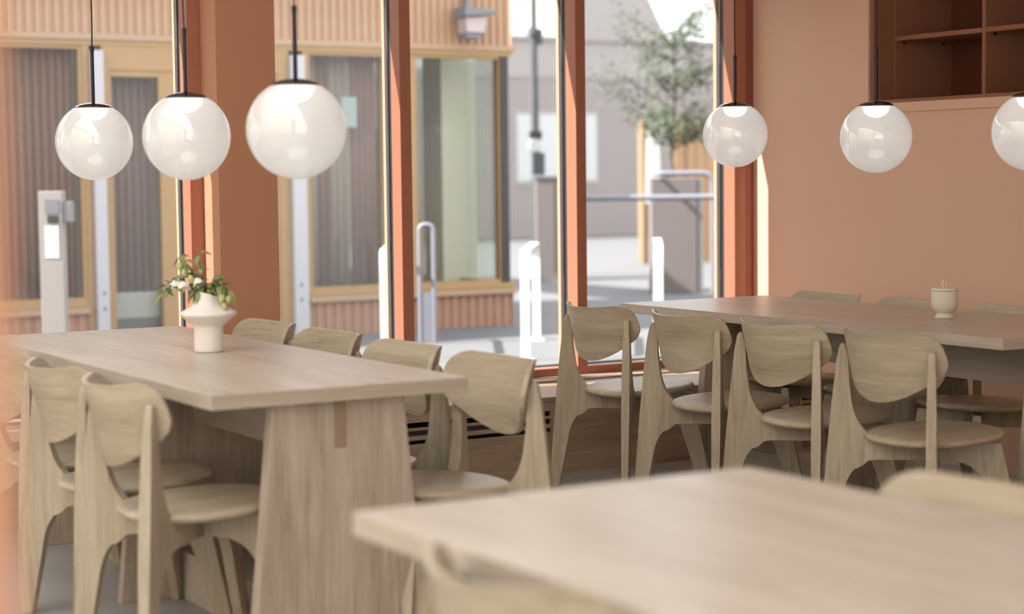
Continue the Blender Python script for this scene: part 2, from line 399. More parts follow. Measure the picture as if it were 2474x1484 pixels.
# ------------------------------------------------------------------ recessed shelf unit
SX, SB = 5.93, 6.284
su = thing('shelf_unit', 'terracotta shelf unit recessed into the salmon wall', 'shelf', (XW, 6.5, 1.605))
def sb(name, x0, x1, y0, y1, z0, z1, m, bev=0.0015, parent=None): return box(name, x0-XW, x1-XW, y0-6.5, y1-6.5, z0-1.605, z1-1.605, m, parent or su, bev)
sb('trim_board', XW-0.012, XW+0.004, 3.4, 6.536, 1.563, 1.606, M['wall'])
sb('trim_board', XW-0.012, XW+0.004, 6.502, 6.536, 1.606, 2.9, M['wall'])
sb('side_panel', SX, SB, 6.478, 6.500, 1.606, 2.848, M['niche'])
sb('side_panel', XW+0.004, SX, 6.484, 6.501, 1.606, 2.848, M['niche'])
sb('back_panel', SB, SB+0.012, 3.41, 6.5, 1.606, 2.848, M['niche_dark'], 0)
sb('bottom_panel', XW+0.004, SB, 3.41, 6.478, 1.592+0.014, 1.622, M['niche'])
sb('top_panel', XW+0.004, SB, 3.41, 6.5, 2.832, 2.848, M['niche'])
yd = [5.906, 5.34, 4.774, 4.208, 3.642]
for y in yd: sb('divider', SX, SB, y, y+0.022, 1.622, 2.832, M['niche'])
ys = [6.478]+yd
for hi, lo in zip(ys, yd):
    for z in (1.897, 2.25, 2.58):
        sh = sb('shelf', SX, SB-0.002, lo+0.023, hi-0.001, z, z+0.021, M['niche'])
        for xx in (SX+0.05, SB-0.06):
            bm = bmesh.new(); tube_into(bm, [(xx-XW, hi-6.5, z-1.605-0.008), (xx-XW, hi-6.5-0.012, z-1.605-0.008)], 0.006, 8)
            finish(bm, 'shelf_pin', M['pin'], sh)

# ================================================================== TABLES
def table(label, cx, y0, y1, width, panels, skew=0.0):
    t = thing('long_table', label, 'table', (cx, (y0+y1)/2, 0), skew, 'long oak tables')
    cy = (y0+y1)/2; hw = width/2; zt, th = 0.75, 0.038
    tt = box('tabletop', -hw, hw, y0-cy, y1-cy, zt-th, zt, M['table_y'], t, 0.0015)
    tt.data.materials.append(M['table_x'])
    for f_ in tt.data.polygons:
        if abs(f_.normal.y) > 0.9: f_.material_index = 1
    for p in panels:
        prism('leg_panel', [(-0.262, 0.0), (0.262, 0.0), (0.190, zt-th-0.0005), (-0.190, zt-th-0.0005)], 'y', p-cy, p-cy+0.040, M['table_z'], t, 0.0015, 1)
    a, b = panels[0], panels[-1]
    box('apron', -0.018, 0.018, a-cy+0.04, y1-0.2-cy, zt-th-0.165, zt-th-0.0005, M['table_y'], t, 0.001)
    box('tenon', -0.018, 0.018, a-cy-0.002, a-cy+0.0, zt-th-0.128, zt-th-0.0005, M['tenon'], t)
    for p, q in zip(panels, panels[1:]):
        box('foot_beam', -0.075, 0.075, p-cy+0.04, q-cy, 0.0, 0.15, M['table_y'], t, 0.001)
    return t
table('long oak table holding the vase of flowers, left of the column', 2.076, 4.350, 6.552, 0.742, (4.385, 5.41, 6.43))
table('long oak table with the lidded jar, beside the salmon wall', 4.793, 4.300, 6.506, 0.782, (4.345, 5.262, 6.14))
table('long pale oak table in the blurred foreground', 1.700, 0.49, 2.690, 0.815, (0.55, 1.50, 2.46))

# ================================================================== CHAIRS
def seat_bm():
    bm = bmesh.new(); n = 56; prof = [(0.0, 0.4385), (0.12, 0.4385), (0.195, 0.4383), (0.217, 0.4368), (0.229, 0.4328), (0.235, 0.4255), (0.232, 0.4185), (0.222, 0.4125), (0.200, 0.4075), (0.15, 0.4045), (0.0, 0.4035)]
    rings = []
    for r, z in prof:
        if r == 0: rings.append([bm.verts.new((0, 0, z))]); continue
        ring = []
        for j in range(n):
            a = 2*PI*j/n; c, s = math.cos(a), math.sin(a); p = 2.25
            k = (abs(c)**p+abs(s)**p)**(-1/p)
            ring.append(bm.verts.new((r*k*c*0.93, r*k*s*0.925, z+0.04*r*k*c)))
        rings.append(ring)
    for A, B in zip(rings, rings[1:]):
        for j in range(n):
            q = (j+1) % n
            if len(A) == 1: bm.faces.new((A[0], B[j], B[q]))
            elif len(B) == 1: bm.faces.new((A[j], A[q], B[0]))
            else: bm.faces.new((A[j], A[q], B[q], B[j]))
    return bm

def back_halfwidth(z):
    W = 0.238; zc, zb = 0.652, 0.5555
    if z < zc:
        u = (zc-z)/(zc-zb); return W*math.sqrt(max(0.0, 1-u))-0.016*math.exp(-u/0.14)*(1-u)
    w = W-0.022*(z-zc)/0.12-0.016*math.exp(-(z-zc)/0.016)
    if z > 0.727: w -= 0.048*(1-math.sqrt(max(0.0, 1-((z-0.727)/0.0482)**2)))
    return w

def back_bm():
    bm = bmesh.new(); NU = 22
    zs = [0.5557, 0.5562, 0.5575, 0.560, 0.564, 0.570, 0.578, 0.588, 0.600, 0.612, 0.624, 0.634, 0.641, 0.646, 0.650, 0.654, 0.660, 0.668, 0.682, 0.70, 0.718, 0.730, 0.742, 0.752, 0.760, 0.766, 0.7705, 0.7735, 0.775]
    T = 0.0065
    def base(y, z): return -0.271+0.105*(abs(y)/0.22)**2-(z-0.66)*0.24
    def slope(y): return 2*0.105*y/0.22**2
    F, B = [], []
    for z in zs:
        w = max(0.012, back_halfwidth(z)); rf, rb = [], []
        for i in range(NU+1):
            u = -1+2*i/NU; u = math.sin(u*PI/2)*0.35+u*0.65; y = u*w
            nx, ny = 1.0, -slope(y); l = math.hypot(nx, ny)
            zz = z+0.17*0.105*(y/0.22)**2-0.007
            rf.append(bm.verts.new((base(y, z)+T*nx/l, y+T*ny/l, zz))); rb.append(bm.verts.new((base(y, z)-T*nx/l, y-T*ny/l, zz)))
        F.append(rf); B.append(rb)
    n = len(zs)
    for k in range(n-1):
        for i in range(NU):
            bm.faces.new((F[k][i], F[k][i+1], F[k+1][i+1], F[k+1][i])); bm.faces.new((B[k][i], B[k+1][i], B[k+1][i+1], B[k][i+1]))
        for i in (0, NU): bm.faces.new((F[k][i], F[k+1][i], B[k+1][i], B[k][i]))
    for i in range(NU):
        bm.faces.new((F[0][i], B[0][i], B[0][i+1], F[0][i+1])); bm.faces.new((F[-1][i], F[-1][i+1], B[-1][i+1], B[-1][i]))
    bmesh.ops.recalc_face_normals(bm, faces=bm.faces[:])
    es = [e for e in bm.edges if len(e.link_faces) == 2 and e.calc_face_angle(0) > math.radians(55)]
    bmesh.ops.bevel(bm, geom=es, offset=0.003, segments=2, affect='EDGES', profile=0.5, clamp_overlap=True)
    return bm

def leg_outline():
    def q(a, b, c, n=7):
        return [((1-t)**2*a[0]+2*t*(1-t)*b[0]+t*t*c[0], (1-t)**2*a[1]+2*t*(1-t)*b[1]+t*t*c[1]) for t in [i/n for i in range(n+1)]]
    o = []
    o += [(-0.398, 0.012), (-0.393, 0.0), (-0.360, 0.0), (-0.352, 0.012)]               # rear foot
    o += q((-0.312, 0.205), (-0.292, 0.336), (-0.185, 0.337), 10)                           # under the rail, rear
    o += [(0.0, 0.339)]
    o += q((0.060, 0.337), (0.162, 0.336), (0.192, 0.225), 10)                             # under the rail, front
    o += [(0.262, 0.012), (0.270, 0.0), (0.310, 0.0), (0.317, 0.012)]                  # front foot
    o += q((0.262, 0.25), (0.240, 0.34), (0.226, 0.404), 5)
    o += [(0.0, 0.4032)]
    o += q((-0.150, 0.4032), (-0.252, 0.403), (-0.279, 0.520), 10)                      # rail into the post
    o += [(-0.289, 0.595), (-0.290, 0.620), (-0.293, 0.685)]
    o += q((-0.298, 0.710), (-0.310, 0.739), (-0.324, 0.712), 6)                       # rounded tip
    o += [(-0.334, 0.66), (-0.350, 0.52), (-0.366, 0.36)]
    return [(r*0.955, z) for r, z in o]

def leg_frame(name, ang, parent):
    ca, sa = math.cos(ang), math.sin(ang)
    def warp(co):
        r, t, z = co.x, co.y, co.z
        k = 1.0
        if z > 0.46: k = 1-0.30*(z-0.46)/0.27
        elif z < 0.33: k = 1-0.18*(0.33-z)/0.33
        t *= k
        return (r*ca-t*sa, r*sa+t*ca, z)
    o = prism(name, leg_outline(), 'y', -0.0165, 0.0165, M['chair_z'], parent, 0.0075, 3, warp)
    return o

def make_chair():
    t = thing('dining_chair', '', 'chair')
    finish(seat_bm(), 'seat', M['chair_x'], t, smooth=True, angle=60)
    finish(back_bm(), 'backrest', M['chair_y'], t, smooth=True, angle=40)
    leg_frame('leg_frame', PI/4, t); leg_frame('leg_frame', -PI/4, t)
    return t
proto = make_chair(); first = [True]
def chair(x, y, deg, label, group):
    o = proto if first[0] else copy_tree(proto); first[0] = False
    o.location = (x, y, 0); o.rotation_euler = (0, 0, math.radians(deg)); o['label'] = label; o['group'] = group
    return o
g = 'oak chairs along the jar table, near side'
chair(4.30, 6.214, 1, 'oak chair with its back to the camera at the jar table, closest to the windows', g)
chair(4.30, 5.608, -1, 'second oak chair from the windows on the near side of the jar table', g)
chair(4.30, 5.059, 0, 'third oak chair from the windows on the near side of the jar table', g)
chair(4.30, 4.506, 0, 'oak chair at the right end of the near side of the jar table', g)
g = 'oak chairs between the jar table and the wall'
chair(5.01, 6.115, 180, 'oak chair against the salmon wall, closest to the windows', g)
chair(5.01, 5.555, 181, 'oak chair against the salmon wall, directly behind the lidded jar', g)
chair(5.01, 5.022, 180, 'oak chair against the salmon wall, right of the lidded jar', g)
g = 'oak chairs on the window side of the vase table'
chair(2.438, 6.20, 180, 'oak chair beside the terracotta column at the vase table', g)
chair(2.438, 5.658, 180, 'oak chair overlapping the one beside the column at the vase table', g)
chair(2.438, 5.105, 180, 'oak chair half hidden by the near right corner of the vase table', g)
chair(2.450, 4.57, 181, 'oak chair showing its whole backrest right of the vase table', g)
g = 'oak chairs on the left side of the vase table'
chair(1.79, 4.665, 0, 'oak chair tucked in at the near left corner of the vase table', g)
chair(1.79, 5.188, 0, 'oak chair in the middle of the left side of the vase table', g)
chair(1.79, 5.725, 0, 'oak chair at the left edge of the photo, furthest along the vase table', g)
g = 'oak chairs at the blurred foreground table'
chair(1.443, 2.09, 0, 'pale blurred oak chair at the bottom edge, left of the foreground table', g)
chair(1.98, 2.17, 180, 'pale blurred oak chair behind the foreground table at the right edge', g)

# ================================================================== PENDANT LAMPS
def pendant():
    t = thing('pendant_lamp', '', 'lamp')
    R = 0.1355
    bm = bmesh.new(); bmesh.ops.create_uvsphere(bm, u_segments=64, v_segments=40, radius=R)
    kill = [f for f in bm.faces if f.calc_center_median().z > R*0.895]
    bmesh.ops.delete(bm, geom=kill, context='FACES')
    finish(bm, 'globe', M['opal'], t, smooth=True, angle=180)
    zc = R*0.885
    cap = lathe('cap', [(0.066, zc-0.003), (0.067, zc+0.001), (0.060, zc+0.006), (0.045, zc+0.0115), (0.025, zc+0.0155), (0.008, zc+0.017), (0.0, zc+0.017)], M['chrome'], t, 48)
    lathe('underplate', [(0.0, zc-0.004), (0.064, zc-0.004), (0.064, zc-0.001)], M['white'], cap, 48)
    lens = [(0.050*math.cos(a), zc-0.006-0.040*math.sin(a)) for a in [i*PI/2/10 for i in range(11)]]
    lathe('lens', lens, M['led'], t, 40)
    tube('rod', [(0, 0, zc+0.012), (0, 0, zc+0.205)], 0.0065, M['black'], t, 12)
    lathe('grip', [(0.0, zc+0.195), (0.0078, zc+0.195), (0.0078, zc+0.212), (0.004, zc+0.214), (0.0, zc+0.214)], M['black'], t, 12)
    pts = []
    top = 1.62
    for i in range(25):
        s = i/24; z = zc+0.21+s*(top-zc-0.21)
        pts.append((0.004*math.sin(s*17)*math.exp(-s*2), 0.005*math.sin(s*11)*math.exp(-s*2)*s, z))
    tube('cord', pts, 0.0026, M['cord'], t, 8)
    return t
pd = pendant(); pfirst = [True]
def lamp(x, y, z, rz, label, group):
    o = pd if pfirst[0] else copy_tree(pd); pfirst[0] = False
    o.location = (x, y, z); o.rotation_euler = (0, 0, rz); o['label'] = label; o['group'] = group
g = 'opal globe pendants over the vase table'
lamp(2.078, 6.358, 1.432, 0.4, 'opal glass globe pendant at far left of the row over the vase table', g)
lamp(2.078, 5.457, 1.428, 2.1, 'opal glass globe pendant in the middle of the row over the vase table', g)
lamp(2.078, 4.630, 1.427, 3.9, 'largest looking opal globe pendant, right of the terracotta column', g)
g = 'opal globe pendants over the jar table'
lamp(4.79, 6.205, 1.456, 1.2, 'opal globe pendant hanging in front of the window and wall corner', g)
lamp(4.79, 5.337, 1.425, 5.0, 'opal globe pendant hanging below the shelf unit', g)
lamp(4.79, 4.551, 1.425, 2.8, 'opal globe pendant cut off by the right edge of the photo', g)

# ================================================================== VASE, FLOWERS, JAR
va = thing('vase', 'matte white ceramic vase with a wide flared waist', 'vase', (2.149, 5.493, 0.75), 0.6)
def vfn(r, z, a):
    if z > 0.128:
        k = min(1.0, (z-0.128)/0.045)
        d = 0.0
        for c in (0.3, 2.2, 4.5): d += max(0.0, math.cos(a-c))**10
        r = r*(1-0.13*k*d); z = z+0.004*k*math.cos(2*a+0.7)-0.006*k*d
    return r, z
vp = [(0, 0.0), (0.040, 0.0), (0.0445, 0.002), (0.046, 0.006), (0.046, 0.03), (0.0455, 0.06), (0.0455, 0.078), (0.047, 0.083), (0.054, 0.089), (0.066, 0.099), (0.078, 0.108), (0.087, 0.1155), (0.0895, 0.120), (0.0890, 0.125), (0.085, 0.1285), (0.074, 0.135), (0.061, 0.1445), (0.051, 0.154), (0.0455, 0.164), (0.0430, 0.175), (0.0420, 0.185), (0.0400, 0.188), (0.0365, 0.186), (0.036, 0.165), (0.034, 0.14), (0.034, 0.10), (0.0, 0.09)]
lathe('body', vp, M['ceramic'], va, 72, fn=vfn)

def leaf_bm(L, W, bend):
    bm = bmesh.new(); n = 6; rows = []
    for i in range(n+1):
        s = i/n; w = W*math.sin(PI*min(1, s*0.97+0.03))**0.8*(1-0.25*s) if 0 < i < n else 0.0006
        x = L*s; z = -bend*L*s*s
        rows.append([bm.verts.new((x, -w, z+0.12*w)), bm.verts.new((x, 0, z-0.10*w)), bm.verts.new((x, w, z+0.12*w))])
    for A, B in zip(rows, rows[1:]):
        for j in (0, 1): bm.faces.new((A[j], A[j+1], B[j+1], B[j]))
    return bm
def mesh_of(bm, name, mat):
    bmesh.ops.recalc_face_normals(bm, faces=bm.faces[:]); me = bpy.data.meshes.new(name); bm.to_mesh(me); bm.free(); me.materials.append(mat)
    me.polygons.foreach_set('use_smooth', [True]*len(me.polygons)); return me
LEAVES = [mesh_of(leaf_bm(0.037, 0.0085, 0.5), 'leaf', M['leaf']), mesh_of(leaf_bm(0.046, 0.0092, 0.8), 'leaf', M['leaf']), mesh_of(leaf_bm(0.029, 0.0072, 0.3), 'leaf', M['leaf'])]
def bud_bm(r, l):
    return lathe_bm([(0, 0), (r*0.5, 0.06*l), (r*0.95, 0.3*l), (r, 0.5*l), (r*0.75, 0.78*l), (r*0.3, 0.96*l), (0, l)], 10, fn=lambda a, b, c: (a*(1+0.10*math.cos(5*c)), b))
BUD = mesh_of(bud_bm(0.0085, 0.024), 'bud', M['leaf_b'])
def bell_bm():
    bm = bmesh.new(); n = 20; rows = []
    for r, z in ((0.002, 0), (0.009, 0.003), (0.014, 0.010), (0.017, 0.019), (0.022, 0.027)):
        rows.append([bm.verts.new((r*(1+0.16*(z/0.027)*math.cos(5*2*PI*j/n))*math.cos(2*PI*j/n), r*(1+0.16*(z/0.027)*math.cos(5*2*PI*j/n))*math.sin(2*PI*j/n), z+0.004*(z/0.027)*math.cos(5*2*PI*j/n))) for j in range(n)])
    for A, B in zip(rows, rows[1:]):
        for j in range(n): bm.faces.new((A[j], A[(j+1) % n], B[(j+1) % n], B[j]))
    return bm
BELL = mesh_of(bell_bm(), 'blossom', M['petal'])
def put(me, name, parent, loc, direction, roll=0.0, s=1.0):
    o = bpy.data.objects.new(name, me); COL.objects.link(o); o.parent = parent; o.location = loc
    o.rotation_mode = 'QUATERNION'
    ax = 'Z' if name in ('bud', 'blossom') else 'X'
    q = Vector(direction).to_track_quat(ax, 'Y' if ax == 'Z' else 'Z')
    from mathutils import Quaternion
    o.rotation_quaternion = q @ Quaternion((0, 0, 1) if ax == 'Z' else (1, 0, 0), roll); o.scale = (s, s, s); return o
# view-independent local axes of the arrangement: a = towards picture right, b = away
A_ = Vector((0.86, -0.51, 0)); B_ = Vector((0.51, 0.86, 0))
def sprig(label, pts, leaves, buds, bells, thin=0.0016):
    t = thing('flower_sprig', label, 'flower', (2.149, 5.493, 0.93), 0, 'flower sprigs in the white vase')
    P = [A_*a+B_*b+Vector((0, 0, z)) for a, b, z in pts]
    path = []
    for i in range(len(P)-1):
        p0, p1, p2, p3 = P[max(i-1, 0)], P[i], P[i+1], P[min(i+2, len(P)-1)]
        for k in range(6):
            s = k/6; path.append(0.5*((2*p1)+(p2-p0)*s+(2*p0-5*p1+4*p2-p3)*s*s+(3*p1-p0-3*p2+p3)*s**3))
    path.append(P[-1])
    tube('stem', path, [thin*(1.25-0.6*i/len(path)) for i in range(len(path))], M['stem'], t, 6)
    rnd = random.Random(len(label)*13+len(pts))
    n = len(path)
    for i in range(leaves):
        k = int(n*(0.25+0.75*i/leaves)); k = min(k, n-1); az = i*2.4+rnd.random()
        d = A_*math.cos(az)+B_*math.sin(az)+Vector((0, 0, rnd.uniform(-0.9, 0.5)))
        put(LEAVES[rnd.randrange(3)], 'leaf', t, path[k], d, rnd.uniform(-0.6, 0.6), rnd.uniform(0.85, 1.3))
    for a, b, z, s in buds:
        p = A_*a+B_*b+Vector((0, 0, z)); st = min(path, key=lambda q: (q-p).length)
        tube('stalk', [st, (st+p)/2+Vector((0, 0, 0.006)), p], 0.0009, M['stem'], t, 5)
        put(BUD, 'bud', t, p, (rnd.uniform(-.3, .3), rnd.uniform(-.3, .3), -1), rnd.random()*6, s)
    for a, b, z, dx, s in bells:
        p = A_*a+B_*b+Vector((0, 0, z)); st = min(path, key=lambda q: (q-p).length)
        tube('stalk', [st, (st+p)/2+Vector((0, 0, 0.008)), p], 0.0010, M['stem'], t, 5)
        put(BELL, 'blossom', t, p, A_*dx+Vector((0, 0, -0.8))-B_*0.3, rnd.random()*6, s)
sprig('upright sprig with pointed leaves and a green bud above the vase', [(-0.005, 0, -0.05), (-0.02, 0, 0.01), (-0.045, 0.005, 0.06), (-0.062, 0.0, 0.10), (-0.080, 0, 0.128)], 24, [(-0.085, -0.01, 0.108, 1.25), (-0.070, -0.015, 0.085, 1.3)], [])
sprig('white bell flowered sprig leaning left over the vase', [(-0.008, -0.01, -0.05), (-0.03, -0.01, 0.02), (-0.062, -0.02, 0.062), (-0.092, -0.02, 0.060), (-0.122, -0.02, 0.035), (-0.130, -0.02, 0.010)], 22, [(-0.128, -0.02, 0.018, 1.1), (-0.05, -0.03, 0.066, 1.2)], [(-0.088, -0.03, 0.050, -0.3, 1.0), (-0.074, -0.034, 0.046, 0.2, 1.0)])
sprig('straight thin sprig standing tallest behind the blossoms', [(0.0, 0.01, -0.05), (-0.012, 0.012, 0.03), (-0.022, 0.012, 0.08), (-0.028, 0.012, 0.142)], 15, [(-0.020, 0, 0.082, 1.0)], [(-0.034, -0.02, 0.054, 0.5, 0.95)])
sprig('short leafy sprig at the middle of the vase mouth', [(0.004, 0, -0.05), (0.004, -0.005, 0.01), (0.000, -0.012, 0.035), (-0.012, -0.02, 0.030), (-0.03, -0.03, 0.005)], 20, [(0.008, -0.02, 0.022, 1.0)], [])
sprig('drooping sprig of green buds hanging over the right of the vase', [(0.012, 0, -0.05), (0.016, 0, 0.0), (0.035, -0.01, 0.032), (0.062, -0.02, 0.024), (0.080, -0.02, 0.000)], 20, [(0.052, -0.03, 0.004, 1.25), (0.072, -0.03, 0.000, 1.15), (0.056, -0.035, -0.022, 1.3)], [])
sprig('slender sprig with two narrow leaves arching right of the vase', [(0.006, 0.01, -0.05), (0.012, 0.01, 0.02), (0.024, 0.01, 0.055), (0.050, 0.01, 0.060), (0.070, 0.01, 0.03)], 10, [], [], 0.0012)

jr = thing('lidded_jar', 'cream stoneware jar with a lid and loop handle on the far table', 'jar', (4.876, 5.056, 0.75), 0.0)
lathe('body', [(0, 0), (0.034, 0), (0.0372, 0.0012), (0.0368, 0.004), (0.032, 0.0085), (0.0285, 0.0135), (0.0275, 0.0165), (0.029, 0.019), (0.036, 0.0235), (0.043, 0.031), (0.0475, 0.041), (0.049, 0.053), (0.049, 0.098), (0.0482, 0.1002), (0.0455, 0.1005), (0.0455, 0.06), (0.036, 0.03), (0, 0.026)], M['stone'], jr, 56, angle=35)
lathe('lid', [(0.0, 0.1008), (0.0455, 0.1008), (0.0488, 0.1015), (0.0492, 0.1035), (0.0492, 0.1095), (0.048, 0.1115), (0.030, 0.1130), (0.0, 0.1135)], M['stone'], jr, 56, angle=35)
ring = [(0.0115*math.cos(a)*0.95, 0.0, 0.1262+0.0145*math.sin(a)) for a in [2*PI*i/28-PI/2 for i in range(29)]]
tube('handle', [(x, 0.0, z) for x, _, z in ring], 0.0036, M['stone'], jr, 10)

# ================================================================== OUTSIDE
tag(box('pavement', -12, 60, 7.60, 70, -0.12, 0.0, M['pave']), 'pale concrete paving of the street outside', 'pavement', kind=S)

# ---- building across the street
FY = 13.863; X0, X1 = -4.0, 8.25
bl = thing('shop_building', 'tan clad shop building across the street with timber windows', 'building', (X1, FY, 0))
def fb(name, x0, x1, y0, y1, z0, z1, m, parent=None, bev=0.0): return box(name, x0-X1, x1-X1, y0-FY, y1-FY, z0, z1, m, parent or bl, bev)
corrugated('upper_cladding', X0-X1, 0.0, 2.425, 3.6, 0.0, 0.072, 0.018, M['clad'], bl)
corrugated('side_cladding', 0.0, 8.0, 2.425, 3.6, 0.018, 0.072, 0.018, M['clad'], bl, axis='y')
fb('trim_band', X0, X1+0.05, FY-0.03, FY+0.10, 2.378, 2.424, M['trim'])
fb('fascia', X0, X1+0.01, FY-0.015, FY+0.12, 2.335, 2.378, M['timber'])
fb('ceiling_slab', X0, X1-0.02, FY+0.12, FY+3.0, 2.42, 2.5, M['shopcol'])
corrugated('plinth_cladding', 6.33-X1, 0.0, 0.0, 0.278, 0.0, 0.085, 0.016, M['cladlow'], bl)
corrugated('plinth_cladding', X0-X1, 4.45-X1, 0.0, 0.278, 0.0, 0.085, 0.016, M['cladlow'], bl)
for a, b in ((6.30, X1+0.02), (X0, 4.45)):
    fb('plinth_cap', a, b, FY-0.05, FY+0.12, 0.280, 0.328, M['trim'], bev=0.004)
    fb('sill', a, b, FY-0.02, FY+0.12, 0.331, 0.374, M['timber'], bev=0.003)
    fb('plinth_core', a, b-0.02, FY+0.02, FY+0.12, 0.0, 0.279, M['grey'])
def shop_window(a, b, z0=0.374, z1=2.336, fw=0.03):
    wn_ = thing('window', None, None); wn_.parent = bl; wn_.location = (a-X1, 0, 0)
    W = b-a
    for q in ((0, fw, z0, z1), (W-fw, W, z0, z1), (fw, W-fw, z0, z0+fw), (fw, W-fw, z1-fw, z1)):
        box('frame', q[0], q[1], 0.0, 0.08, q[2], q[3], M['timber'], wn_)
    box('pane', fw, W-fw, 0.035, 0.043, z0+fw, z1-fw, M['shopglass'], wn_)
for a, b in ((X0, 0.5), (0.5, 2.6), (2.6, 4.45), (6.32, 7.30)): shop_window(a, b)
shop_window(7.30, 8.16)
fb('corner_post', 8.145, 8.225, FY-0.012, FY+0.08, 0.374, 2.336, M['blackpost'])
fb('side_pane', X1-0.05, X1-0.042, FY+0.08, FY+3.0, 0.40, 2.33, M['shopglass'])
fb('side_sill', X1-0.12, X1, FY+0.12, FY+3.0, 0.0, 0.39, M['cladlow'])
# door bay
for a, b in ((4.45, 4.50), (4.60, 4.655), (6.06, 6.155), (6.285, 6.325)): fb('door_frame', a, b, FY-0.01, FY+0.09, 0.0, 2.336, M['timber'])
fb('door_header', 4.655, 6.06, FY-0.01, FY+0.09, 2.15, 2.336, M['timber'])
dr = thing('door', None, None); dr.parent = bl; dr.location = (4.655-X1, 0.0, 0)
for q in ((0.0, 0.02, 0.0, 2.15), (0.40, 0.66, 0.0, 2.15), (0.02, 0.40, 0.0, 0.05), (0.02, 0.40, 2.10, 2.15)): box('stile', q[0], q[1], 0.0, 0.07, q[2], q[3], M['timber'], dr, 0.003)
box('pane', 0.02, 0.40, 0.03, 0.038, 0.05, 2.10, M['shopglass'], dr)
fb('door_side_panel', 5.32, 6.06, FY, FY+0.06, 0.0, 2.15, M['timber'])
for x in (4.506, 6.158):
    pz = fb('drain_post', x, x+0.098 if x < 5 else x+0.128, FY-0.06, FY+0.03, 0.0, 2.296, M['post'], bev=0.01)
    for z in (0.30, 0.42): box('fixing', x-X1+0.045, x-X1+0.065, -0.064, -0.06, z, z+0.03, M['lampgrey'], pz)
fb('threshold', 4.6, 6.1, FY-0.1, FY+0.05, 0.0, 0.02, M['lampgrey'])
# inside of the shop
fb('back_wall', X0, 8.1, FY+3.0, FY+3.1, 0.0, 2.42, M['shopwall'])
fb('shop_floor', X0, 8.13, FY+0.12, FY+3.0, 0.0, 0.02, M['pave'])
fb('inner_column', 7.95, 8.30, FY+0.7, FY+1.05, 0.02, 2.42, M['shopcol'])
fb('inner_cupboard', 7.55, 7.80, FY+1.3, FY+1.6, 0.02, 1.75, plain('brown_cupboard', srgb(122, 106, 92), 0.7))
fb('counter', 7.4, 7.7, FY+0.6, FY+1.0, 0.02, 0.95, M['timber'])
def curtain(x0, x1, y, z0, z1, mat, pitch=0.062, dep=0.03, name='curtain'):
    bm = bmesh.new(); n = max(8, int((x1-x0)/pitch*8)); lo, hi = [], []
    for i in range(n+1):
        x = x0+(x1-x0)*i/n; d = dep*math.sin(2*PI*(x-x0)/pitch+0.5*math.sin(x*7))
        lo.append(bm.verts.new((x-X1, y-FY+d, z0))); hi.append(bm.verts.new((x-X1, y-FY+d*0.8, z1)))
    for i in range(n): bm.faces.new((lo[i], lo[i+1], hi[i+1], hi[i]))
    o = finish(bm, name, mat, bl, smooth=True, angle=180); md = o.modifiers.new('thickness', 'SOLIDIFY'); md.thickness = 0.003
for a, b in ((0.55, 2.55), (2.65, 4.42)): curtain(a, b, FY+0.14, 0.36, 2.33, M['curtain'])
curtain(4.68, 5.04, FY+0.16, 0.42, 2.1, M['curtain'])
fb('door_glass_patch', 4.66, 5.06, FY+0.12, FY+0.14, 0.05, 0.22, M['lampgrey'])
fb('door_glass_patch', 4.66, 5.06, FY+0.12, FY+0.14, 0.22, 0.42, M['panel_w'])  # white panel imitates the ground reflected in the door glass
for a, b, m in ((6.36, 6.50, 'curtain_b'), (6.50, 6.62, 'curtain'), (6.60, 6.80, 'curtain_b'), (6.80, 7.05, 'curtain')): curtain(a, b, FY+0.22, 0.36, 2.33, M[m], 0.06, 0.015)
fb('inner_post', 7.08, 7.16, FY+0.18, FY+0.26, 0.02, 2.33, M['timber'])
fb('inner_post', 7.16, 7.27, FY+0.30, FY+0.36, 0.02, 2.33, M['curtain_b'])
fb('poster', 6.655, 6.795, FY+0.050, FY+0.054, 1.72, 1.97, M['paper'])

# ---- floodlight on the cladding
fl = thing('floodlight', 'grey floodlight mounted on the tan cladding', 'lamp', (7.80, FY-0.02, 2.70))
box('bracket', -0.02, 0.02, -0.05, 0.0, -0.02, 0.22, M['lampgrey'], fl)
prism('housing', [(-0.14, 0.02), (0.16, 0.0), (0.17, -0.03), (-0.14, -0.06)], 'y', -0.26, -0.05, M['lampgrey'], fl, 0.006)
prism('diffuser', [(-0.115, -0.062), (0.10, -0.05), (0.06, -0.19), (-0.105, -0.19)], 'y', -0.22, -0.06, M['lamppink'], fl, 0.006)
prism('base', [(-0.105, -0.191), (0.06, -0.191), (0.04, -0.235), (-0.10, -0.235)], 'y', -0.20, -0.055, M['lampgrey'], fl, 0.004)

# ---- bicycle stands
def stand(near, far, h, label):
    n, f = Vector(near+(0,)), Vector(far+(0,)); L = (f-n).length; ang = math.atan2((f-n).y, (f-n).x)
    t = thing('bicycle_stand', label, 'bicycle stand', near+(0,), ang, 'white bicycle stands on the paving')
    w_, th, r = 0.062, 0.012, 0.10
    path = arc_path([(0, 0, 0), (0, 0, h), (L, 0, h), (L, 0, 0)], 0.16, 8)
    bm = bmesh.new(); rings = []
    for i, p in enumerate(path):
        tg = (path[min(i+1, len(path)-1)]-path[max(i-1, 0)]).normalized(); nn = Vector((tg.z, 0, -tg.x))
        rings.append([bm.verts.new(p+nn*a+Vector((0, b, 0))) for a, b in ((-th/2, -w_/2), (th/2, -w_/2), (th/2, w_/2), (-th/2, w_/2))])
    for A, B in zip(rings, rings[1:]):
        for j in range(4): bm.faces.new((A[j], A[(j+1) % 4], B[(j+1) % 4], B[j]))
    bm.faces.new(rings[0][::-1]); bm.faces.new(rings[-1])
    finish(bm, 'hoop', M['rack'], t, smooth=True, angle=40)
    for x in (0, L): box('foot_plate', x-0.06, x+0.06, -0.06, 0.06, 0.0, 0.008, M['rack'], t)
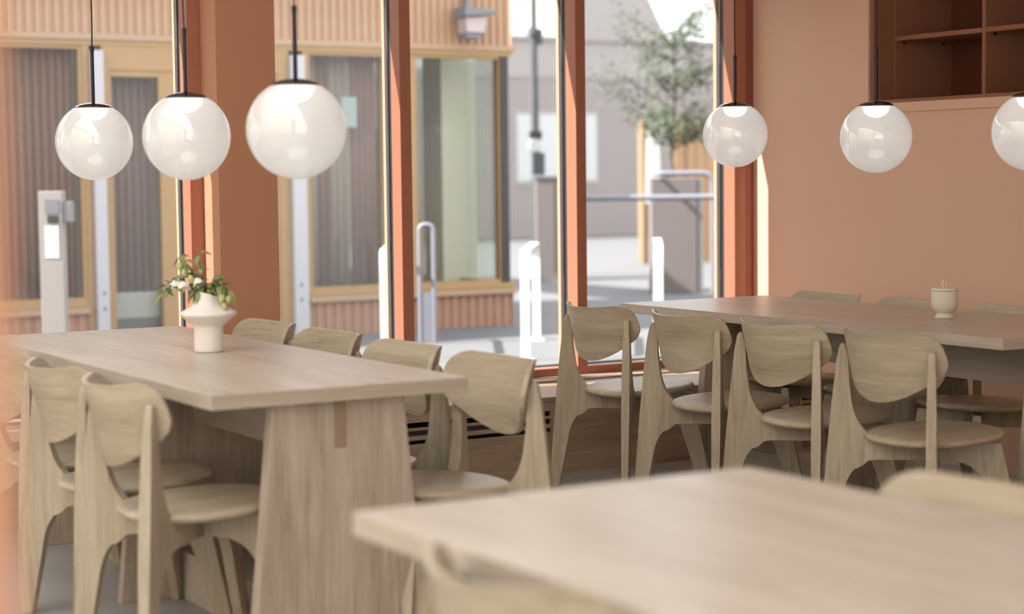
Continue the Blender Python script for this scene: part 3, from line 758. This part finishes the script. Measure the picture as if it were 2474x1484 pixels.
stand((6.69, 11.07), (7.61, 12.42), 0.775, 'sunlit white bicycle stand left of the second mullion')
stand((7.88, 11.13), (8.80, 12.45), 0.775, 'sunlit white bicycle stand seen above the far end of the jar table')
stand((5.93, 11.75), (6.60, 12.95), 0.775, 'sunlit white bicycle stand half hidden behind the first mullion')
bo = thing('slotted_bollard', 'grey slotted steel bollard before the tan plinth', 'bollard', (6.783, 12.70, 0), -0.5)
path = arc_path([(-0.055, 0, 0), (-0.055, 0, 0.93), (0.055, 0, 0.93), (0.055, 0, 0)], 0.055, 6)
tube('hoop', path, 0.018, M['rackgrey'], bo, 10)
box('plate', -0.045, 0.045, -0.012, 0.012, 0.0, 0.40, M['rackgrey'], bo)

# ---- payment terminal
ki = thing('payment_terminal', 'pale steel payment terminal post outside the left window', 'terminal', (3.583, 11.861, 0), -0.53)
box('post', -0.078, 0.078, -0.05, 0.05, 0.0, 1.235, M['kiosk'], ki, 0.006)
box('screen', -0.035, 0.055, -0.056, -0.05, 1.09, 1.18, M['screen'], ki)
box('keypad', -0.020, 0.050, -0.060, -0.05, 1.03, 1.075, M['dark'], ki, 0.002)
box('notice', -0.040, 0.050, -0.054, -0.05, 0.80, 1.01, M['panel_w'], ki)
box('side_hood', 0.078, 0.135, -0.04, 0.04, 1.03, 1.17, M['lampgrey'], ki, 0.01)

# ---- far things
sh = thing('grey_shed', 'large warm grey corrugated building in the far background', 'building', (20.0, 33.4, 0))
corrugated('lower_cladding', -6.0, 14.0, 0.0, 3.40, 0.0, 0.085, 0.045, M['greycor'], sh)
box('upper_wall', -6.0, 14.0, 0.02, 6.0, 3.40, 4.18, M['grey'], sh)
prism('gable', [(1.35, 4.18), (4.0, 4.18), (3.2, 5.6), (2.6, 8.0), (1.35, 8.0)], 'y', 0.02, 6.0, M['grey'], sh)
box('eave', -6.0, 14.0, -0.05, 0.02, 4.18, 4.26, M['grey'], sh)
box('ledge', -6.0, 14.0, -0.06, 0.02, 3.38, 3.42, M['grey'], sh)
for a, b in ((0.0, 0.33), (0.55, 1.15), (1.70, 1.98)):
    dd_ = box('shutter', a, b, -0.08, -0.03, 1.2, 2.6, M['panel_w'], sh)
    box('shutter_frame', a-0.06, b+0.06, -0.06, -0.028, 1.1, 2.68, M['grey'], dd_)
tw = thing('timber_wall', 'timber boarded building behind the tree', 'building', (16.2, 22.45, 0), -0.54)
for i in range(14): box('plank', i*0.16, i*0.16+0.15, 0.0 if i % 3 else -0.01, 0.06, 0.0, 2.13, M['tan_far'], tw)
box('core', 0.0, 2.24, 0.06, 0.3, 0.0, 2.1, M['tan_far'], tw)
tag(box('timber_post', 15.48, 15.58, 22.25, 22.37, 0.0, 2.07, M['tan_far'], bevel=0.006), 'slim timber post at the corner of the grey building', 'post')
wp = thing('white_panel_sign', 'white upright sign panel beside the timber post', 'sign', (15.09, 21.41, 0), -0.5)
prism('panel', [(-0.12, 0.9), (0.10, 0.9), (0.07, 1.85), (0.02, 2.0), (-0.07, 2.0), (-0.10, 1.85)], 'y', -0.03, 0.03, M['panel_w'], wp, 0.006)
box('foot', -0.05, 0.05, -0.02, 0.02, 0.0, 0.9, M['panel_w'], wp)
bx1 = thing('utility_cabinet', 'tall warm grey utility cabinet behind the right bicycle stand', 'cabinet', (12.0, 16.65, 0), -0.55)
box('body', -0.26, 0.24, -0.2, 0.3, 0.0, 1.26, M['cabinet'], bx1, 0.01)
box('side_panel', 0.245, 0.30, -0.19, 0.28, 0.02, 1.24, M['lampgrey'], bx1)
bx2 = thing('utility_cabinet', 'warm grey utility cabinet beside the lamp post', 'cabinet', (12.25, 19.6, 0), -0.52)
box('body', -0.20, 0.40, -0.2, 0.3, 0.0, 1.27, M['cabinet'], bx2, 0.01)
box('lid', -0.22, 0.42, -0.22, 0.32, 1.271, 1.31, M['rackgrey'], bx2, 0.008)
box('door_gap', 0.02, 0.04, -0.204, -0.2, 0.1, 1.2, M['polegrey'], bx2)
tg = thing('tubular_guard', 'pale bent tube guard arching over the grey cabinet', 'guard', (11.60, 16.45, 0), -0.55)
tube('hoop', arc_path([(0.22, 0.95, 0.0), (0.22, 0.95, 1.31), (-0.02, -0.10, 1.31), (0.62, -0.10, 1.31), (0.62, -0.10, 0.0)], 0.12), 0.028, M['rackgrey'], tg, 12)
rl = thing('handrail', 'pale horizontal handrail in front of the grey cabinet', 'railing', (10.0, 16.45, 0), -0.53)
tube('rail', [(0.45, 0, 1.06), (3.2, 0, 1.06)], 0.030, M['rackgrey'], rl, 12)
for x in (0.49, 3.1): tube('upright', [(x, 0, 0), (x, 0, 1.04)], 0.022, M['rackgrey'], rl, 10)
lp = thing('lamp_post', 'dark grey lamp post beside the shop corner', 'lamp post', (12.58, 20.52, 0))
tube('pole', [(0, 0, 0), (0, 0, 2.4), (0.0, 0, 4.6)], [0.055, 0.045, 0.035], M['polegrey'], lp, 14)
box('camera_box', 0.02, 0.10, -0.06, 0.06, 3.0, 3.2, M['polegrey'], lp, 0.01)
box('camera_box', -0.10, -0.02, -0.05, 0.05, 3.12, 3.22, M['lampgrey'], lp, 0.01)
box('sign_plate', -0.08, 0.10, -0.075, -0.055, 1.30, 1.60, M['polegrey'], lp)
box('sign_plate', -0.12, 0.06, -0.075, -0.055, 1.78, 1.88, M['blackpost'], lp)
bm = bmesh.new(); tube_into(bm, [(-0.06, -0.09, 1.70), (-0.06, -0.06, 1.70)], 0.085, 24); finish(bm, 'round_sign', M['panel_w'], lp)

# ---- street tree
tr = thing('street_tree', 'young olive green street tree outside the right window', 'tree', (13.58, 18.85, 0))
rt_ = random.Random(11)
tube('trunk', [(0, 0, 0), (0.02, 0, 0.8), (-0.01, 0.02, 1.5), (0.03, 0, 2.3), (0.02, 0, 3.2)], [0.035, 0.03, 0.026, 0.018, 0.008], M['bark'], tr, 10)
tips = []
for i in range(34):
    z = 1.55+1.5*rt_.random(); a = rt_.random()*2*PI; L = rt_.uniform(0.35, 0.95)*(1.15-0.22*(z-1.5))
    d = Vector((math.cos(a), math.sin(a), rt_.uniform(0.25, 0.9)))
    p = Vector((0.02, 0, z)); q = p+d*L*0.5+Vector((0, 0, 0.02)); e = p+d*L
    tube('branch', [p, q, e], [0.011, 0.007, 0.003], M['bark'], tr, 6); tips.append((p, e))
bm = bmesh.new()
for p, e in tips:
    for k in range(85):
        s = rt_.uniform(0.25, 1.05); c = p.lerp(e, s)+Vector((rt_.gauss(0, .075), rt_.gauss(0, .075), rt_.gauss(0, .075)))
        u = Vector((rt_.uniform(-1, 1), rt_.uniform(-1, 1), rt_.uniform(-.8, .8))).normalized(); v_ = u.orthogonal().normalized(); l = rt_.uniform(.03, .055)
        q = [bm.verts.new(c+u*l), bm.verts.new(c+v_*l*.42), bm.verts.new(c-u*l), bm.verts.new(c-v_*l*.42)]
        bm.faces.new(q)
fo = finish(bm, 'foliage', M['foliage'], tr); fo['kind'] = 'stuff'
